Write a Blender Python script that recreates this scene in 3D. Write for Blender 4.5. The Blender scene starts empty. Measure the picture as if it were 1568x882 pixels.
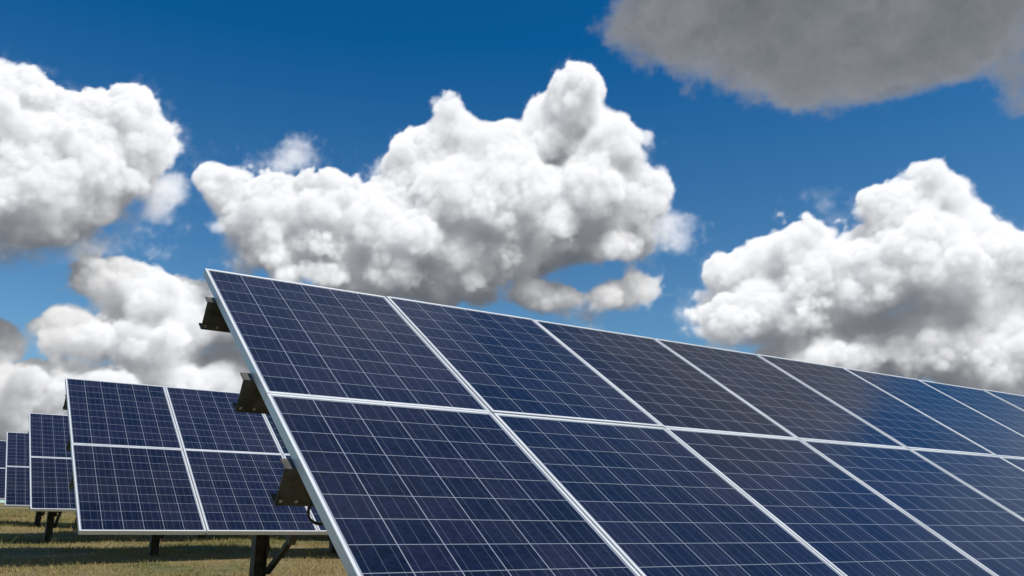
import bpy, bmesh, math
import numpy as np
from mathutils import Vector, Matrix
rng=np.random.default_rng(7)
scene=bpy.context.scene
ZO=1.19                      # camera (eye) height above the grass
TILT=math.radians(34.38); PW=1.012; PL=1.40

# ------------------------------------------------------------------ node helpers
class G:
    def __init__(s,nt): s.nt=nt
    def n(s,t,**k):
        x=s.nt.nodes.new(t)
        for a,b in k.items(): setattr(x,a,b)
        return x
    def put(s,sock,v):
        if isinstance(v,bpy.types.NodeSocket): s.nt.links.new(v,sock)
        else: sock.default_value=v
    def m(s,op,a,b=None,c=None,clamp=False):
        x=s.n('ShaderNodeMath',operation=op,use_clamp=clamp)
        s.put(x.inputs[0],a)
        if b is not None: s.put(x.inputs[1],b)
        if c is not None: s.put(x.inputs[2],c)
        return x.outputs[0]
    def v(s,op,a,b=None,c=None):
        x=s.n('ShaderNodeVectorMath',operation=op)
        s.put(x.inputs[0],a)
        if b is not None:
            s.put(x.inputs['Scale'] if op=='SCALE' else x.inputs[1],b)
        if c is not None: s.put(x.inputs[2],c)
        return x.outputs['Value'] if op in('LENGTH','DOT_PRODUCT') else x.outputs[0]
    def xyz(s,a,b,c=0.0):
        x=s.n('ShaderNodeCombineXYZ'); s.put(x.inputs[0],a);s.put(x.inputs[1],b);s.put(x.inputs[2],c); return x.outputs[0]
    def sep(s,a):
        x=s.n('ShaderNodeSeparateXYZ'); s.put(x.inputs[0],a); return x.outputs
    def noise(s,vec,scale,detail=3,rough=.5,dim='3D',col=False,dist=0):
        x=s.n('ShaderNodeTexNoise',noise_dimensions=dim); s.put(x.inputs['Vector'],vec)
        x.inputs['Scale'].default_value=scale;x.inputs['Detail'].default_value=detail;x.inputs['Roughness'].default_value=rough
        x.inputs['Distortion'].default_value=dist
        return x.outputs['Color' if col else 'Fac']
    def vor(s,vec,scale,dim='2D',out='Distance'):
        x=s.n('ShaderNodeTexVoronoi',voronoi_dimensions=dim); s.put(x.inputs['Vector'],vec); x.inputs['Scale'].default_value=scale
        return x.outputs[out]
    def mix(s,f,a,b,blend='MIX'):
        x=s.n('ShaderNodeMix',data_type='RGBA',blend_type=blend)
        s.put(x.inputs[0],f)
        for so,v in((x.inputs[6],a),(x.inputs[7],b)):
            s.put(so,v if isinstance(v,bpy.types.NodeSocket) else (*v,1) if len(v)==3 else v)
        return x.outputs[2]
    def mr(s,v,a,b,c,d,smooth=True):
        x=s.n('ShaderNodeMapRange',interpolation_type='SMOOTHSTEP' if smooth else 'LINEAR')
        for i,q in enumerate((v,a,b,c,d)): s.put(x.inputs[i],q)
        return x.outputs[0]

# ------------------------------------------------------------------ camera
f,yaw,pit=1360.,math.radians(33.16),math.radians(15.63)
F=Vector((math.sin(yaw)*math.cos(pit),math.cos(yaw)*math.cos(pit),math.sin(pit)))
R=Vector((math.cos(yaw),-math.sin(yaw),0)); U=R.cross(F)
cd=bpy.data.cameras.new("camera"); cam=bpy.data.objects.new("camera",cd); scene.collection.objects.link(cam)
cd.sensor_width=36; cd.lens=36*f/1568; cd.clip_end=20000; cd.clip_start=.05
M=Matrix((R,U,-F)).transposed().to_4x4(); M.translation=(0,0,ZO); cam.matrix_world=M
scene.camera=cam
scene.view_settings.view_transform='Standard'

# ------------------------------------------------------------------ sun
SAZ,SEL=math.radians(150),math.radians(50)
sd=Vector((math.sin(SAZ)*math.cos(SEL),math.cos(SAZ)*math.cos(SEL),math.sin(SEL)))
sl=bpy.data.lights.new("sun","SUN"); sl.energy=4.5; sl.angle=math.radians(.53); sl.color=(1,.955,.88)
so=bpy.data.objects.new("sun",sl); scene.collection.objects.link(so)
so.rotation_euler=(-sd).to_track_quat('-Z','Y').to_euler(); so.location=(0,0,60)

# ------------------------------------------------------------------ cumulus clouds: a 3D density field, sun-lit by marching, on a distant sky shell
C=[(1.6,22.6,3.7,3.0),(7.9,23.3,2.4,2.3),(5.3,21.1,4.6,3.3),(3.2,18.9,4.4,2.9),(9.2,23.1,1.3,1.9),(14.3,20.7,2.2,1.7),(17.7,19.4,5.0,2.5),(22.3,20.3,3.9,2.3),(27.1,23.3,2.6,2.6),(29.3,25.8,2.0,2.0),(32.1,24.5,2.3,2.1),(37.8,27.3,2.3,2.5),(36.2,25.2,2.5,2.9),(40.3,24.7,2.2,2.4),(38.4,21.9,4.5,3.7),(42.3,20.9,2.1,2.0),(32.1,21.1,6.3,3.8),(27.2,18.5,6.6,2.9),(36.1,18.4,5.7,1.9),(20.8,17.4,5.5,2.1),(23.0,16.4,7.5,1.9),(28.0,15.9,4.3,1.5),
(60.4,19.5,1.9,2.1),(57.8,18.8,2.0,1.6),(52.7,17.8,2.4,1.6),(50.2,16.8,2.2,1.8),(48.0,15.6,2.0,1.8),(59.3,16.1,4.3,3.2),(54.7,15.0,6.4,3.1),(61.8,13.8,4.0,3.0),(63.9,14.3,2.3,1.8),(50.6,13.4,5.1,2.0),(59.7,11.0,6.9,2.2),(54.5,10.6,6.0,1.6),(63,9.5,5,2.2),
(7.0,14.1,1.8,1.6),(6.2,11.8,1.9,1.7),(10.3,13.7,3.0,2.0),(13.1,12.8,3.4,2.4),(9.5,11.3,4.7,1.9),(4.3,7.9,3.6,1.6),(8.4,8.5,5.2,1.6),(13.4,9.2,4.5,2.0),(2.0,10.6,1.4,1.4),(2,6.6,5,1.6),(48.1,11.9,1.8,1.0),(34.6,15.4,1.8,1.2),(36.6,15.0,1.6,.9),(41.0,15.3,1.7,1.1),(39.4,15.0,1.4,.8),(29.8,15.9,1.8,1.2)]
S=[(20.8,23.9,2.6,1.2),(18.5,23.1,3.2,1.3),(15.5,22.6,2.2,1.0),(24,22.8,2.5,1.4),(35.0,15.0,3.6,1.6),(38.4,14.7,3.8,1.4),(40.8,15.0,3.2,1.6),(25.5,16.2,7.2,2.6),(45.0,19.5,1.6,.8),(54.4,9.4,8,1.4),(10.2,20.3,2.2,2.2),(3.8,16.4,5.4,1.9),(11.5,16.5,3.0,1.2),(44,19.5,2.5,2.2),(47.5,13,2.5,2.0)]
DK=[(52.8,31.8,12.3,4.3),(54.5,28.2,6.9,3.4),(61.5,28.4,5.5,3.5),(45.4,32.0,5.8,3.2),(54.2,27.0,3.4,2.2),(65.0,25.2,1.8,2.4),(55.4,35.5,15,5.5),(64,32,6,6)]
KX=.93; x0,x1,y0,y1=-5*KX,71*KX,3.5,40.; HX=.08; HZ=.21; z0,z1=-5.6,5.6
gx=np.arange(x0,x1,HX,dtype=np.float32); gy=np.arange(y0,y1,HX,dtype=np.float32); gz=np.arange(z0,z1,HZ,dtype=np.float32)
NX,NY,NZ=len(gx),len(gy),len(gz)
def interp(gr,cs,smooth=True):
    for ax,c in enumerate(cs):
        i=np.floor(c).astype(int); t=(c-i).astype(np.float32)
        if smooth: t=t*t*(3-2*t)
        sh=[1,1,1]; sh[ax]=-1; t=t.reshape(sh)
        a=np.take(gr,i,axis=ax); b=np.take(gr,i+1,axis=ax); b-=a; b*=t; a+=b; gr=a
    return gr
def vnoise(cell,seed,ani=(1,1,1)):
    r=np.random.default_rng(seed)
    cs=[(g_-g_[0])/(cell*a_)+.37 for g_,a_ in zip((gx,gy,gz),ani)]
    return interp(r.uniform(-1,1,[int(c[-1])+3 for c in cs]).astype(np.float32),cs)
def wcore(pts,c):
    ii=[np.floor(q).astype(int) for q in c]; fr_=[(q-i).astype(np.float32) for q,i in zip(c,ii)]
    best=np.full([len(a_) for a_ in c],9.,np.float32); n=pts.shape
    for a in(-1,0,1):
        for b in(-1,0,1):
            for d in(-1,0,1):
                p=pts[np.ix_((ii[0]+a)%n[0],(ii[1]+b)%n[1],(ii[2]+d)%n[2])]
                q=(p[...,0]+a-fr_[0][:,None,None])**2
                q+=(p[...,1]+b-fr_[1][None,:,None])**2
                q+=(p[...,2]+d-fr_[2][None,None,:])**2
                np.minimum(best,q,out=best)
    return best
def worley(cell,res,seed):                      # squared F1, coarse then upsampled
    r=np.random.default_rng(seed)
    ax=[np.arange(g_[0],g_[-1]+2*res,res,dtype=np.float32) for g_ in(gx,gy,gz)]
    n=[int((a_[-1]-a_[0])/cell)+4 for a_ in ax]
    pts=r.uniform(0,1,(*n,3)).astype(np.float32)
    best=wcore(pts,[(a_-a_[0])/cell+1 for a_ in ax])
    return interp(best,[(g_-g_[0])/res for g_ in(gx,gy,gz)],False)
def wtile(cv,ncell,seed):                       # periodic tile, cell = cv voxels across
    r=np.random.default_rng(seed); n=cv*ncell
    nzc=int(NZ*HZ/(cv*HX))+3
    pts=r.uniform(0,1,(ncell,ncell,nzc,3)).astype(np.float32)
    c=[(np.arange(n)+.5)/cv,(np.arange(n)+.5)/cv,(np.arange(NZ)*HZ/HX)/cv]
    t=wcore(pts,c)
    return t[np.ix_(np.arange(NX)%n,np.arange(NY)%n,np.arange(NZ))]
def blobfield(blobs,k,zs,zr,seed):
    r=np.random.default_rng(seed)
    Fd=np.full((NX,NY,NZ),-3.,np.float32)
    for (a,e,rx,ry) in blobs:
        a*=KX; rx*=KX; m=min(rx,ry); rz=min(max(rx,ry)*.85,zr); cz=r.uniform(-zs,zs)
        pad=1+2.2/m
        ix=slice(*np.searchsorted(gx,[a-rx*pad,a+rx*pad])); iy=slice(*np.searchsorted(gy,[e-ry*pad,e+ry*pad]))
        X=((gx[ix]-a)/rx)**2; Y=((gy[iy]-e)/ry)**2; Z=((gz-cz)/rz)**2
        s=m*(1-np.sqrt(X[:,None,None]+Y[None,:,None]+Z[None,None,:]))
        o=Fd[ix,iy]; h=np.maximum(k-np.abs(o-s),0)/k
        Fd[ix,iy]=np.maximum(o,s)+h*h*k*.25
    return Fd
fb=np.zeros((NX,NY,NZ),np.float32)
for cell,amp,sd_ in((3.0,1.,11),(1.5,.55,12),(.77,.3,13)): fb+=vnoise(cell,sd_,(1.25,.9,1))*amp
mod=np.clip(.85+fb*.42,.25,1.45)                 # how lumpy / how smooth this part of the cloud is
bill=(.42-worley(3.3,.33,1)*1.25)*1.25
bill+=(.42-worley(1.55,.2,2)*1.25)*.85*mod
bill+=(.42-wtile(9,19,3)*1.25)*.38*mod
bill+=(.42-wtile(5,37,4)*1.25)*.20*mod
fb+=(wtile(6,29,14)-.35)*.55; fb+=(wtile(3,47,15)-.35)*.28
def ss(x): x=np.clip(x,0,1); return x*x*(3-2*x)
FC=blobfield(C,.7,.9,3.4,21)
# crisp tops, softer undersides
wd=(.72+np.clip(np.roll(FC,-9,axis=1)-FC,-.6,.6)*.95+(1-mod)*.65).clip(.20,1.8)
FC+=bill+fb*.24-.06
dens=ss(FC/wd)
dens=np.maximum(dens,ss((FC+fb*.9+.15)/2.6)*.15)       # thin ragged vapour around the edges
del wd,FC,mod
FS=blobfield(S,.9,.8,2.0,22)+fb*1.45-.50; dens=np.maximum(dens,ss(FS/2.3)*.24)
del FS
FD=blobfield(DK,1.2,.8,5.0,23)+fb*1.25+bill*.35-.1; dDK=ss(FD/2.6)*.6
edge=lambda g_,a,b:ss((g_-a)/3)*ss((b-g_)/3)
fade=edge(gx,gx[0],gx[-1])[:,None,None]*np.minimum(1,ss((gy-gy[0])/2)*ss((gy[-1]-gy)/1.5))[None,:,None]
dens*=fade; dDK*=fade
# sun optical depth, marched from the top down
LX,LY,LZ=.30,.92,-.27        # towards the sun: right, up, and a little to the viewer's side
sx=LX/LY; sz=LZ/LY
def shift(a,s,axis):
    i=int(math.floor(s)); t=s-i
    return np.roll(a,-i,axis)*(1-t)+np.roll(a,-(i+1),axis)*t
sunl=np.zeros_like(dens); amb=np.zeros_like(dens); cur=np.zeros((NX,NZ),np.float32); up=cur.copy()
for j in range(NY-1,-1,-1):
    cur=shift(shift(cur,sx,0),sz*HX/HZ,1); cur[-2:]=0
    h_=dens[:,j]*(HX/LY)*.5; cur=cur+h_; t_=cur
    sunl[:,j]=.50*np.exp(-t_*1.6)+.42*np.exp(-t_*.5)+.17*np.exp(-t_*.16)
    cur=cur+h_; up=up+dens[:,j]*HX
    amb[:,j]=.42+.58*np.exp(-up*.40)
# the dark overhead cloud is seen from its shaded underside
use=dDK>dens; fd=np.clip(FD,0,9)
sunl=np.where(use,.0+.30*np.exp(-fd*.95),sunl); amb=np.where(use,.29+.36*np.exp(-fd*.38)+.05*np.clip(fb,-1.2,1.2),amb)
dens=np.maximum(dens,dDK); del use,FD,fd,dDK,bill,fb
SIG=4.5
Tn=np.ones((NX,NY),np.float32); R1=np.zeros((NX,NY),np.float32); R2=np.zeros((NX,NY),np.float32)
for k in range(NZ):
    a=1-np.exp(-dens[:,:,k]*SIG*HZ); w=Tn*a
    R1+=w*sunl[:,:,k]; R2+=w*amb[:,:,k]; Tn*=1-a
A=1-Tn
col=R1[...,None]*np.array([.82,.805,.785],np.float32)+R2[...,None]*np.array([.220,.248,.297],np.float32)
del dens,sunl,amb
# sky shell mesh
RAD=6000.
az_=np.radians(gx/KX); el_=np.radians(gy)
ca=np.cos(el_)[None,:]
V=np.stack([np.sin(az_)[:,None]*ca*RAD,np.cos(az_)[:,None]*ca*RAD,np.broadcast_to(np.sin(el_)[None,:]*RAD,(NX,NY))+ZO],-1).reshape(-1,3)
ids=np.arange(NX*NY).reshape(NX,NY); fc=np.stack([ids[:-1,:-1],ids[1:,:-1],ids[1:,1:],ids[:-1,1:]],-1)
cov=np.maximum.reduce([A[:-1,:-1],A[1:,:-1],A[1:,1:],A[:-1,1:]])>.004
fc=fc[cov].reshape(-1,4)
me=bpy.data.meshes.new('sky'); me.vertices.add(len(V)); me.vertices.foreach_set('co',V.astype(np.float32).reshape(-1))
me.loops.add(fc.size); me.loops.foreach_set('vertex_index',fc.reshape(-1).astype(np.int32)); me.polygons.add(len(fc)); me.polygons.foreach_set('loop_start',np.arange(0,fc.size,4,dtype=np.int32)); me.update()
at=me.attributes.new('cloud','FLOAT_COLOR','POINT'); at.data.foreach_set('color',np.concatenate([col,A[...,None]],-1).astype(np.float32).reshape(-1))
mS=bpy.data.materials.new('cumulus_cloud_layer'); mS.use_nodes=True; mS.node_tree.nodes.clear(); g=G(mS.node_tree); mS.cycles.emission_sampling='NONE'
an=g.n('ShaderNodeAttribute',attribute_name='cloud'); em=g.n('ShaderNodeEmission'); g.put(em.inputs[0],an.outputs['Color'])
tr=g.n('ShaderNodeBsdfTransparent'); ia=g.m('SUBTRACT',1.0,an.outputs['Alpha'],clamp=True); g.put(tr.inputs[0],g.xyz(ia,ia,ia))
ad=g.n('ShaderNodeAddShader'); g.put(ad.inputs[0],em.outputs[0]); g.put(ad.inputs[1],tr.outputs[0]); o=g.n('ShaderNodeOutputMaterial'); g.put(o.inputs[0],ad.outputs[0])
me.materials.append(mS); ob=bpy.data.objects.new('sky',me); scene.collection.objects.link(ob)

# world: physical sky, plus loose cloud cover in the parts of the dome the shell leaves open
wdl=bpy.data.worlds.new("World"); scene.world=wdl; wdl.use_nodes=True
nt=wdl.node_tree; nt.nodes.clear(); g=G(nt)
D=g.v('NORMALIZE',g.n('ShaderNodeTexCoord').outputs['Generated']); dx,dy,dz=g.sep(D)
az=g.m('MULTIPLY',g.m('ARCTAN2',dx,dy),57.29578); el=g.m('MULTIPLY',g.m('ARCSINE',dz),57.29578)
sky=g.n('ShaderNodeTexSky',sky_type='NISHITA',sun_disc=False,sun_elevation=SEL,sun_rotation=SAZ,air_density=1.0,dust_density=.4,ozone_density=2.0)
tint=g.mix(g.mr(el,5.0,31.0,0.0,1.0,False),(.74,.99,1.04),(.03,.57,.97))
skyc=g.mix(1.0,sky.outputs[0],tint,'MULTIPLY')
nz=g.noise(D,2.3,6,.6)
outm=g.m('MAXIMUM',g.mr(g.m('ABSOLUTE',g.m('SUBTRACT',az,33.0)),34,42,0,1),g.mr(el,36,43,0,1))
aO=g.m('MULTIPLY',g.mr(nz,.50,.74,0,.65),outm)
colO=g.v('SCALE',g.mix(g.mr(nz,.55,.78,0,1),(.56,.57,.59),(.30,.32,.36)),10.0)
bg=g.n('ShaderNodeBackground'); g.put(bg.inputs[0],g.mix(aO,skyc,colO)); bg.inputs[1].default_value=.1
wo=g.n('ShaderNodeOutputWorld'); g.nt.links.new(bg.outputs[0],wo.inputs[0])

# ------------------------------------------------------------------ materials
def mat(name):
    m=bpy.data.materials.new(name); m.use_nodes=True; m.node_tree.nodes.clear(); g=G(m.node_tree)
    b=g.n('ShaderNodeBsdfPrincipled'); o=g.n('ShaderNodeOutputMaterial'); g.nt.links.new(b.outputs[0],o.inputs[0])
    return m,g,b
mCell,g,b=mat('silicon_cells_under_glass')
uv=g.n('ShaderNodeUVMap',uv_map='UVMap').outputs[0]; ux,vy,_=g.sep(uv)
fx=g.m('FRACT',ux); fy=g.m('FRACT',vy)
gx_n=g.m('GREATER_THAN',g.m('ABSOLUTE',g.m('SUBTRACT',fx,.5)),.489); gy_n=g.m('GREATER_THAN',g.m('ABSOLUTE',g.m('SUBTRACT',fy,.5)),.489)
lx=g.m('MODULO',ux,20.0); ly=g.m('MODULO',vy,20.0)
bx=g.m('GREATER_THAN',g.m('ABSOLUTE',g.m('SUBTRACT',lx,8.0)),3.0); by=g.m('GREATER_THAN',g.m('ABSOLUTE',g.m('SUBTRACT',ly,10.0)),5.0)
gap=g.m('MAXIMUM',g.m('MAXIMUM',gx_n,gy_n),g.m('MAXIMUM',bx,by))
bus=g.m('LESS_THAN',g.m('ABSOLUTE',g.m('SUBTRACT',g.m('FRACT',g.m('MULTIPLY',fx,3.0)),.5)),.015)
wn=g.n('ShaderNodeTexWhiteNoise',noise_dimensions='2D'); g.put(wn.inputs[0],g.v('FLOOR',uv)); cellr=wn.outputs[0]
wm=g.n('ShaderNodeTexWhiteNoise',noise_dimensions='2D'); g.put(wm.inputs[0],g.v('FLOOR',g.v('SCALE',uv,.05))); modr=wm.outputs[0]
cry=g.vor(uv,9.0,'2D','Color'); cr=g.sep(cry)[0]
val=g.m('ADD',g.m('MULTIPLY_ADD',cr,.5,.30),g.m('ADD',g.m('MULTIPLY',cellr,.45),g.m('MULTIPLY',modr,.3)))
cc=g.mix(cellr,(.0065,.0115,.033),(.012,.0125,.029)); cc=g.v('SCALE',cc,val)
cc=g.mix(bus,cc,(.085,.095,.115)); cc=g.mix(gap,cc,(.25,.27,.31))
obj=g.n('ShaderNodeTexCoord').outputs['Object']
dust=g.mr(g.noise(obj,1.3,6,.6),.4,.75,0.003,.026)
cc=g.mix(dust,cc,(.30,.28,.25))
g.put(b.inputs['Base Color'],cc); b.inputs['IOR'].default_value=1.41
g.put(b.inputs['Roughness'],g.mr(g.noise(obj,2.0,5,.6),.3,.7,.12,.22))

mFr,g,b=mat('anodised_aluminium')
obj=g.n('ShaderNodeTexCoord').outputs['Object']; n=g.noise(obj,3,6,.6)
g.put(b.inputs['Base Color'],g.mix(n,(.60,.61,.62),(.78,.78,.77))); b.inputs['Metallic'].default_value=.2; g.put(b.inputs['Roughness'],g.mr(n,.3,.7,.36,.5))
mBk,g,b=mat('white_backsheet'); b.inputs['Base Color'].default_value=(.6,.6,.6,1)
mSt,g,b=mat('weathered_steel')
obj=g.n('ShaderNodeTexCoord').outputs['Object']; n=g.noise(obj,9,6,.65)
g.put(b.inputs['Base Color'],g.mix(g.mr(n,.35,.65,0,1),(.05,.048,.042),(.12,.11,.095))); b.inputs['Metallic'].default_value=.3; b.inputs['Roughness'].default_value=.6
mCb,g,b=mat('black_cable'); b.inputs['Base Color'].default_value=(.015,.015,.015,1); b.inputs['Roughness'].default_value=.5
mHole,g,b=mat('purlin_hole_pale'); b.inputs['Base Color'].default_value=(.45,.46,.45,1); b.inputs['Metallic'].default_value=.6;b.inputs['Roughness'].default_value=.45  # pale metal colour for the discs that mark the purlin holes

mGr,g,b=mat('meadow_ground')
obj=g.n('ShaderNodeTexCoord').outputs['Object']
n1=g.noise(obj,.45,6,.65); n2=g.noise(obj,6,6,.7); n3=g.noise(obj,45,3,.6)
c=g.mix(g.mr(n1,.38,.54,0,1),(.11,.125,.03),(.29,.215,.09)); c=g.mix(g.mr(n2,.42,.66,0,.8),c,(.32,.245,.11))
c=g.mix(g.mr(n3,.4,.7,0,.6),c,(.07,.065,.024)); g.put(b.inputs['Base Color'],c); b.inputs['Roughness'].default_value=.95
bp=g.n('ShaderNodeBump'); bp.inputs['Strength'].default_value=.9; bp.inputs['Distance'].default_value=.08; g.put(bp.inputs['Height'],g.m('MULTIPLY_ADD',n3,.3,n2)); g.put(b.inputs['Normal'],bp.outputs[0])
mBl,g,b=mat('grass_blades')
obj=g.n('ShaderNodeTexCoord').outputs['Object']; n1=g.noise(obj,.45,6,.65); n2=g.noise(obj,14,3,.6)
c=g.mix(g.mr(n1,.38,.54,0,1),(.13,.165,.03),(.36,.265,.09)); c=g.mix(g.mr(n2,.43,.63,0,.9),c,(.46,.36,.165))
g.put(b.inputs['Base Color'],c); b.inputs['Roughness'].default_value=.75
tl=g.n('ShaderNodeBsdfTranslucent'); g.put(tl.inputs[0],c); ms=g.n('ShaderNodeMixShader'); ms.inputs[0].default_value=.4
g.put(ms.inputs[1],b.outputs[0]); g.put(ms.inputs[2],tl.outputs[0])
g.put([n for n in mBl.node_tree.nodes if n.type=='OUTPUT_MATERIAL'][0].inputs[0],ms.outputs[0])

# ------------------------------------------------------------------ terrain
def gh(x,y):
    y=np.asarray(y,float); x=np.asarray(x,float)
    yy=np.clip(y,-5,None)
    ramp=np.where(yy<45,.055*yy,.055*45+ .055*18*(1-np.exp(-(yy-45)/18)))
    b=.05*np.sin(x*.7+y*.3)*np.sin(y*.55-x*.2)+.025*np.sin(x*2.1+1)*np.sin(y*1.7)
    return ramp+b*np.exp(-(np.maximum(0,np.hypot(x,y)-60)/40))
def axis(a,b,fine0,fine1,st):
    l=list(np.arange(fine0,fine1+1e-6,st)); s=st; x=fine1
    while x<b: s*=1.3; x+=s; l.append(x)
    s=st; x=fine0
    while x>a: s*=1.3; x-=s; l.insert(0,x)
    return np.array(l)
xs=axis(-3000,3000,-10,25,.4); ys=axis(-3000,3000,-4,48,.4)
X,Y=np.meshgrid(xs,ys); Z=gh(X,Y); nx,ny=len(xs),len(ys)
vs=np.stack([X,Y,Z],-1).reshape(-1,3)
idx=np.arange(nx*ny).reshape(ny,nx)
fc=np.stack([idx[:-1,:-1],idx[:-1,1:],idx[1:,1:],idx[1:,:-1]],-1).reshape(-1,4)
me=bpy.data.meshes.new('ground'); me.from_pydata(vs.tolist(),[],fc.tolist()); me.materials.append(mGr)
for p in me.polygons: p.use_smooth=True
ob=bpy.data.objects.new('ground',me); scene.collection.objects.link(ob)

# grass: one mesh of blades
N=360000
gx_=rng.uniform(-2,13,N); gy_=5+33*rng.random(N)**1.1
cl=np.sin(gx_*1.9+np.sin(gy_*1.3)*2)*np.sin(gy_*2.3+gx_*.7)*.6+.4*np.sin(gx_*5.1+gy_*3.3)*np.sin(gy_*6.1-gx_*2.2)
keep=rng.random(N)<(.6+.4*cl); gx_,gy_,cl=gx_[keep],gy_[keep],cl[keep]; N=len(gx_)
h=rng.uniform(.02,.075,N)*(1+.6*cl)*(1+1.6*(rng.random(N)>.988)); wdh=rng.uniform(.0022,.0045,N)*(1+gy_/14)
a=rng.uniform(0,2*np.pi,N); le=rng.uniform(0,1.3,N)*h; la=rng.uniform(0,2*np.pi,N)
z=gh(gx_,gy_)-.01
V=np.zeros((N,3,3)); V[:,0]=np.stack([gx_-np.cos(a)*wdh,gy_-np.sin(a)*wdh,z],-1); V[:,1]=np.stack([gx_+np.cos(a)*wdh,gy_+np.sin(a)*wdh,z],-1)
V[:,2]=np.stack([gx_+np.cos(la)*le,gy_+np.sin(la)*le,z+h],-1)
me=bpy.data.meshes.new('grass'); me.vertices.add(3*N); me.vertices.foreach_set('co',V.reshape(-1)); me.loops.add(3*N); me.loops.foreach_set('vertex_index',np.arange(3*N))
me.polygons.add(N); me.polygons.foreach_set('loop_start',np.arange(0,3*N,3)); me.update(); me.validate(); me.materials.append(mBl)
ob=bpy.data.objects.new('grass',me); scene.collection.objects.link(ob)

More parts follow.
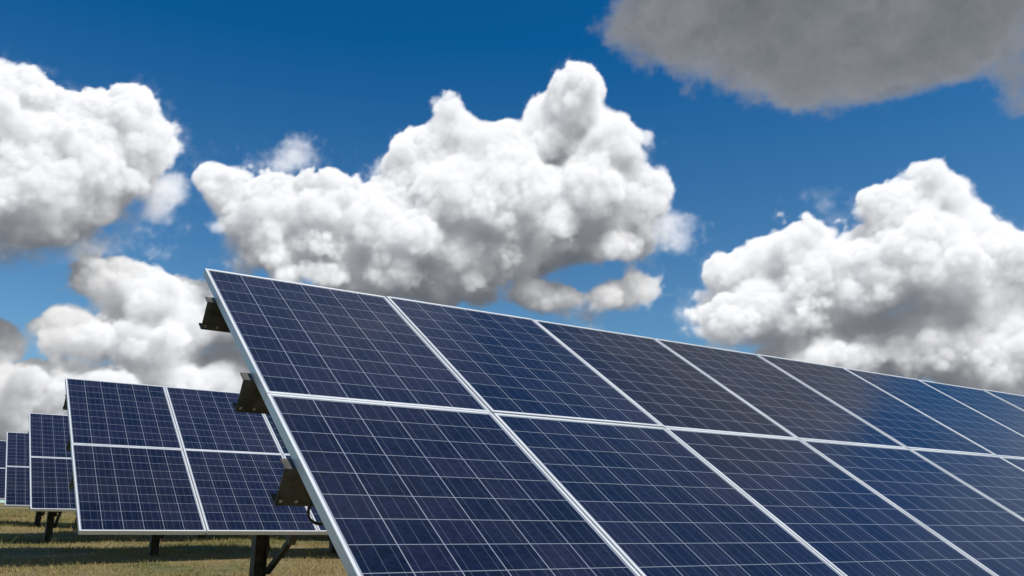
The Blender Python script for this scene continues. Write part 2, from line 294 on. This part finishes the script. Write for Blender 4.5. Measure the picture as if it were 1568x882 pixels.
# ------------------------------------------------------------------ solar arrays
ct,st=math.cos(TILT),math.sin(TILT)
def table(O,cols,post0,over=-.02,gap=3.036):
    O=Vector(O)+Vector((0,0,ZO))
    e=bpy.data.objects.new('solar_panel_array',None); e.location=O; scene.collection.objects.link(e); e.empty_display_size=.3
    T=lambda u,v,n:Vector((u,-v*ct-n*st,-v*st+n*ct))      # local coordinates of the table plane
    def finish(name,bm,m,bev=0):
        bmesh.ops.recalc_face_normals(bm,faces=bm.faces)
        me=bpy.data.meshes.new(name); bm.to_mesh(me); bm.free(); me.materials.append(m)
        o=bpy.data.objects.new(name,me); scene.collection.objects.link(o); o.parent=e
        if bev:
            md=o.modifiers.new('bevel','BEVEL'); md.width=bev; md.segments=1; md.limit_method='ANGLE'
        return o
    def box(bm,u0,u1,v0,v1,n0,n1,tf=T):
        c=[bm.verts.new(tf(u,v,n)) for u in(u0,u1) for v in(v0,v1) for n in(n0,n1)]
        for q in((0,1,3,2),(4,6,7,5),(0,4,5,1),(2,3,7,6),(0,2,6,4),(1,5,7,3)): bm.faces.new([c[i] for i in q])
    fr=bmesh.new(); bk=bmesh.new(); lam=bmesh.new(); uvl=lam.loops.layers.uv.new('UVMap')
    lip=.012
    for i in range(cols):
        for j in range(2):
            jit=rng.normal(0,.0012,3)
            u0,u1=i*PW+.005+jit[0],(i+1)*PW-.005+jit[0]; v0,v1=j*PL+.005+jit[1],(j+1)*PL-.005+jit[1]; z=jit[2]
            box(fr,u0,u0+lip,v0,v1,-.04+z,z); box(fr,u1-lip,u1,v0,v1,-.04+z,z)
            box(fr,u0+lip,u1-lip,v0,v0+lip,-.04+z,z); box(fr,u0+lip,u1-lip,v1-lip,v1,-.04+z,z)
            a0,a1,b0,b1=u0+lip-.001,u1-lip+.001,v0+lip-.001,v1-lip+.001
            mg=.007; cu=(a1-a0-2*mg)/6; cv=(b1-b0-2*mg)/10
            q=[(a0,b1),(a1,b1),(a1,b0),(a0,b0)]
            fa=lam.faces.new([lam.verts.new(T(u,v,z-.003)) for u,v in q])
            for lp,(u,v) in zip(fa.loops,q): lp[uvl].uv=(20*i+5+(u-a0-mg)/cu,20*j+5+(v-b0-mg)/cv)
            bk.faces.new([bk.verts.new(T(u,v,z-.008)) for u,v in reversed(q)])
            jb=(u0+u1)/2; box(bk,jb-.06,jb+.06,v0+.12,v0+.22,-.03+z,-.0085+z)
    finish('module_frames',fr,mFr,.0012)
    me=bpy.data.meshes.new('glass_laminates'); lam.to_mesh(me); lam.free(); me.materials.append(mCell)
    o=bpy.data.objects.new('glass_laminates',me); scene.collection.objects.link(o); o.parent=e
    finish('backsheets',bk,mBk)
    # C-section purlins
    W=cols*PW; pv=[.225*PL,.82*PL,1.30*PL,1.76*PL]; s=bmesh.new(); hol=bmesh.new()
    for v in pv:
        u0,u1=-over,W+.045
        box(s,u0,u1,v+.06,v+.066,-.185,-.042)                      # web
        box(s,u0,u1,v,v+.06,-.048,-.042); box(s,u0,u1,v,v+.06,-.185,-.179)   # flanges
        for uu in (u0+.017,u0+.072):
            r=.0065
            pts=[hol.verts.new(T(uu+r*math.cos(t),v+.0675,-.167+r*math.sin(t))) for t in np.linspace(0,2*math.pi,12,endpoint=False)]
            hol.faces.new(pts)  # flat pale disc added on the web in place of an open hole
    finish('purlins',s,mSt); finish('purlin_hole_discs',hol,mHole)
    # rafters, posts, braces
    s=bmesh.new(); u=post0
    while u<W:
        box(s,u-.035,u+.035,.12*PL,1.84*PL,-.30,-.187)
        vm=1.02*PL; top=T(u,vm,-.30); gz_=float(gh(O.x+u,O.y+top.y))-O.z-.3
        def wbox(x0,x1,y0,y1,z0,z1): box(s,x0,x1,y0,y1,z0,z1,lambda a,b_,c:Vector((a,b_,c)))
        y=top.y; zt=top.z+.1
        wbox(u-.065,u-.057,y-.07,y+.07,gz_,zt); wbox(u+.057,u+.065,y-.07,y+.07,gz_,zt); wbox(u-.0565,u+.0565,y-.004,y+.004,gz_,zt-.01)
        def beam(A,B,r):
            d=(B-A).normalized(); sx=Vector((1,0,0)); sy=d.cross(sx).normalized()
            c=[s.verts.new(p+sx*a*r+sy*b_*r) for p in(A,B) for a,b_ in((-1,-1),(1,-1),(1,1),(-1,1))]
            for q in((0,1,2,3),(7,6,5,4),(0,4,5,1),(1,5,6,2),(2,6,7,3),(3,7,4,0)): s.faces.new([c[i] for i in q])
        g0=float(gh(O.x+u,O.y+y))-O.z
        beam(Vector((u+.09,y-.03,g0+.28)),T(u+.09,1.72*PL,-.26),.025)
        beam(Vector((u+.09,y+.03,g0+.5)),T(u+.09,.38*PL,-.26),.025)
        u+=gap
    finish('posts_and_rafters',s,mSt)
    # cabling slung under the modules
    s=bmesh.new()
    for (uc,v) in ((.10,1.36*PL),(.5,1.36*PL)):
        for k in range(24):
            t0,t1=2*math.pi*k/24,2*math.pi*(k+1)/24
            A=T(uc+.055*math.cos(t0),v+.08,-.13+.06*math.sin(t0));B=T(uc+.055*math.cos(t1),v+.08,-.13+.06*math.sin(t1))
            d=(B-A).normalized(); nn=T(0,1,0); sy=d.cross(nn).normalized(); r=.004
            c=[s.verts.new(p+nn*a*r+sy*b_*r) for p in(A,B) for a,b_ in((-1,-1),(1,-1),(1,1),(-1,1))]
            for q in((0,4,5,1),(1,5,6,2),(2,6,7,3),(3,7,4,0)): s.faces.new([c[i] for i in q])
    finish('cable_loops',s,mCb)
    return e
table((1.051,4.474,1.318),16,1.9,over=.035)
table((1.131,10.396,1.624),14,1.9,over=.0)
table((1.33,16.439,1.946),12,1.95)
table((1.401,21.785,2.145),12,.95)
table((0.80,27.4,2.46),12,1.9)
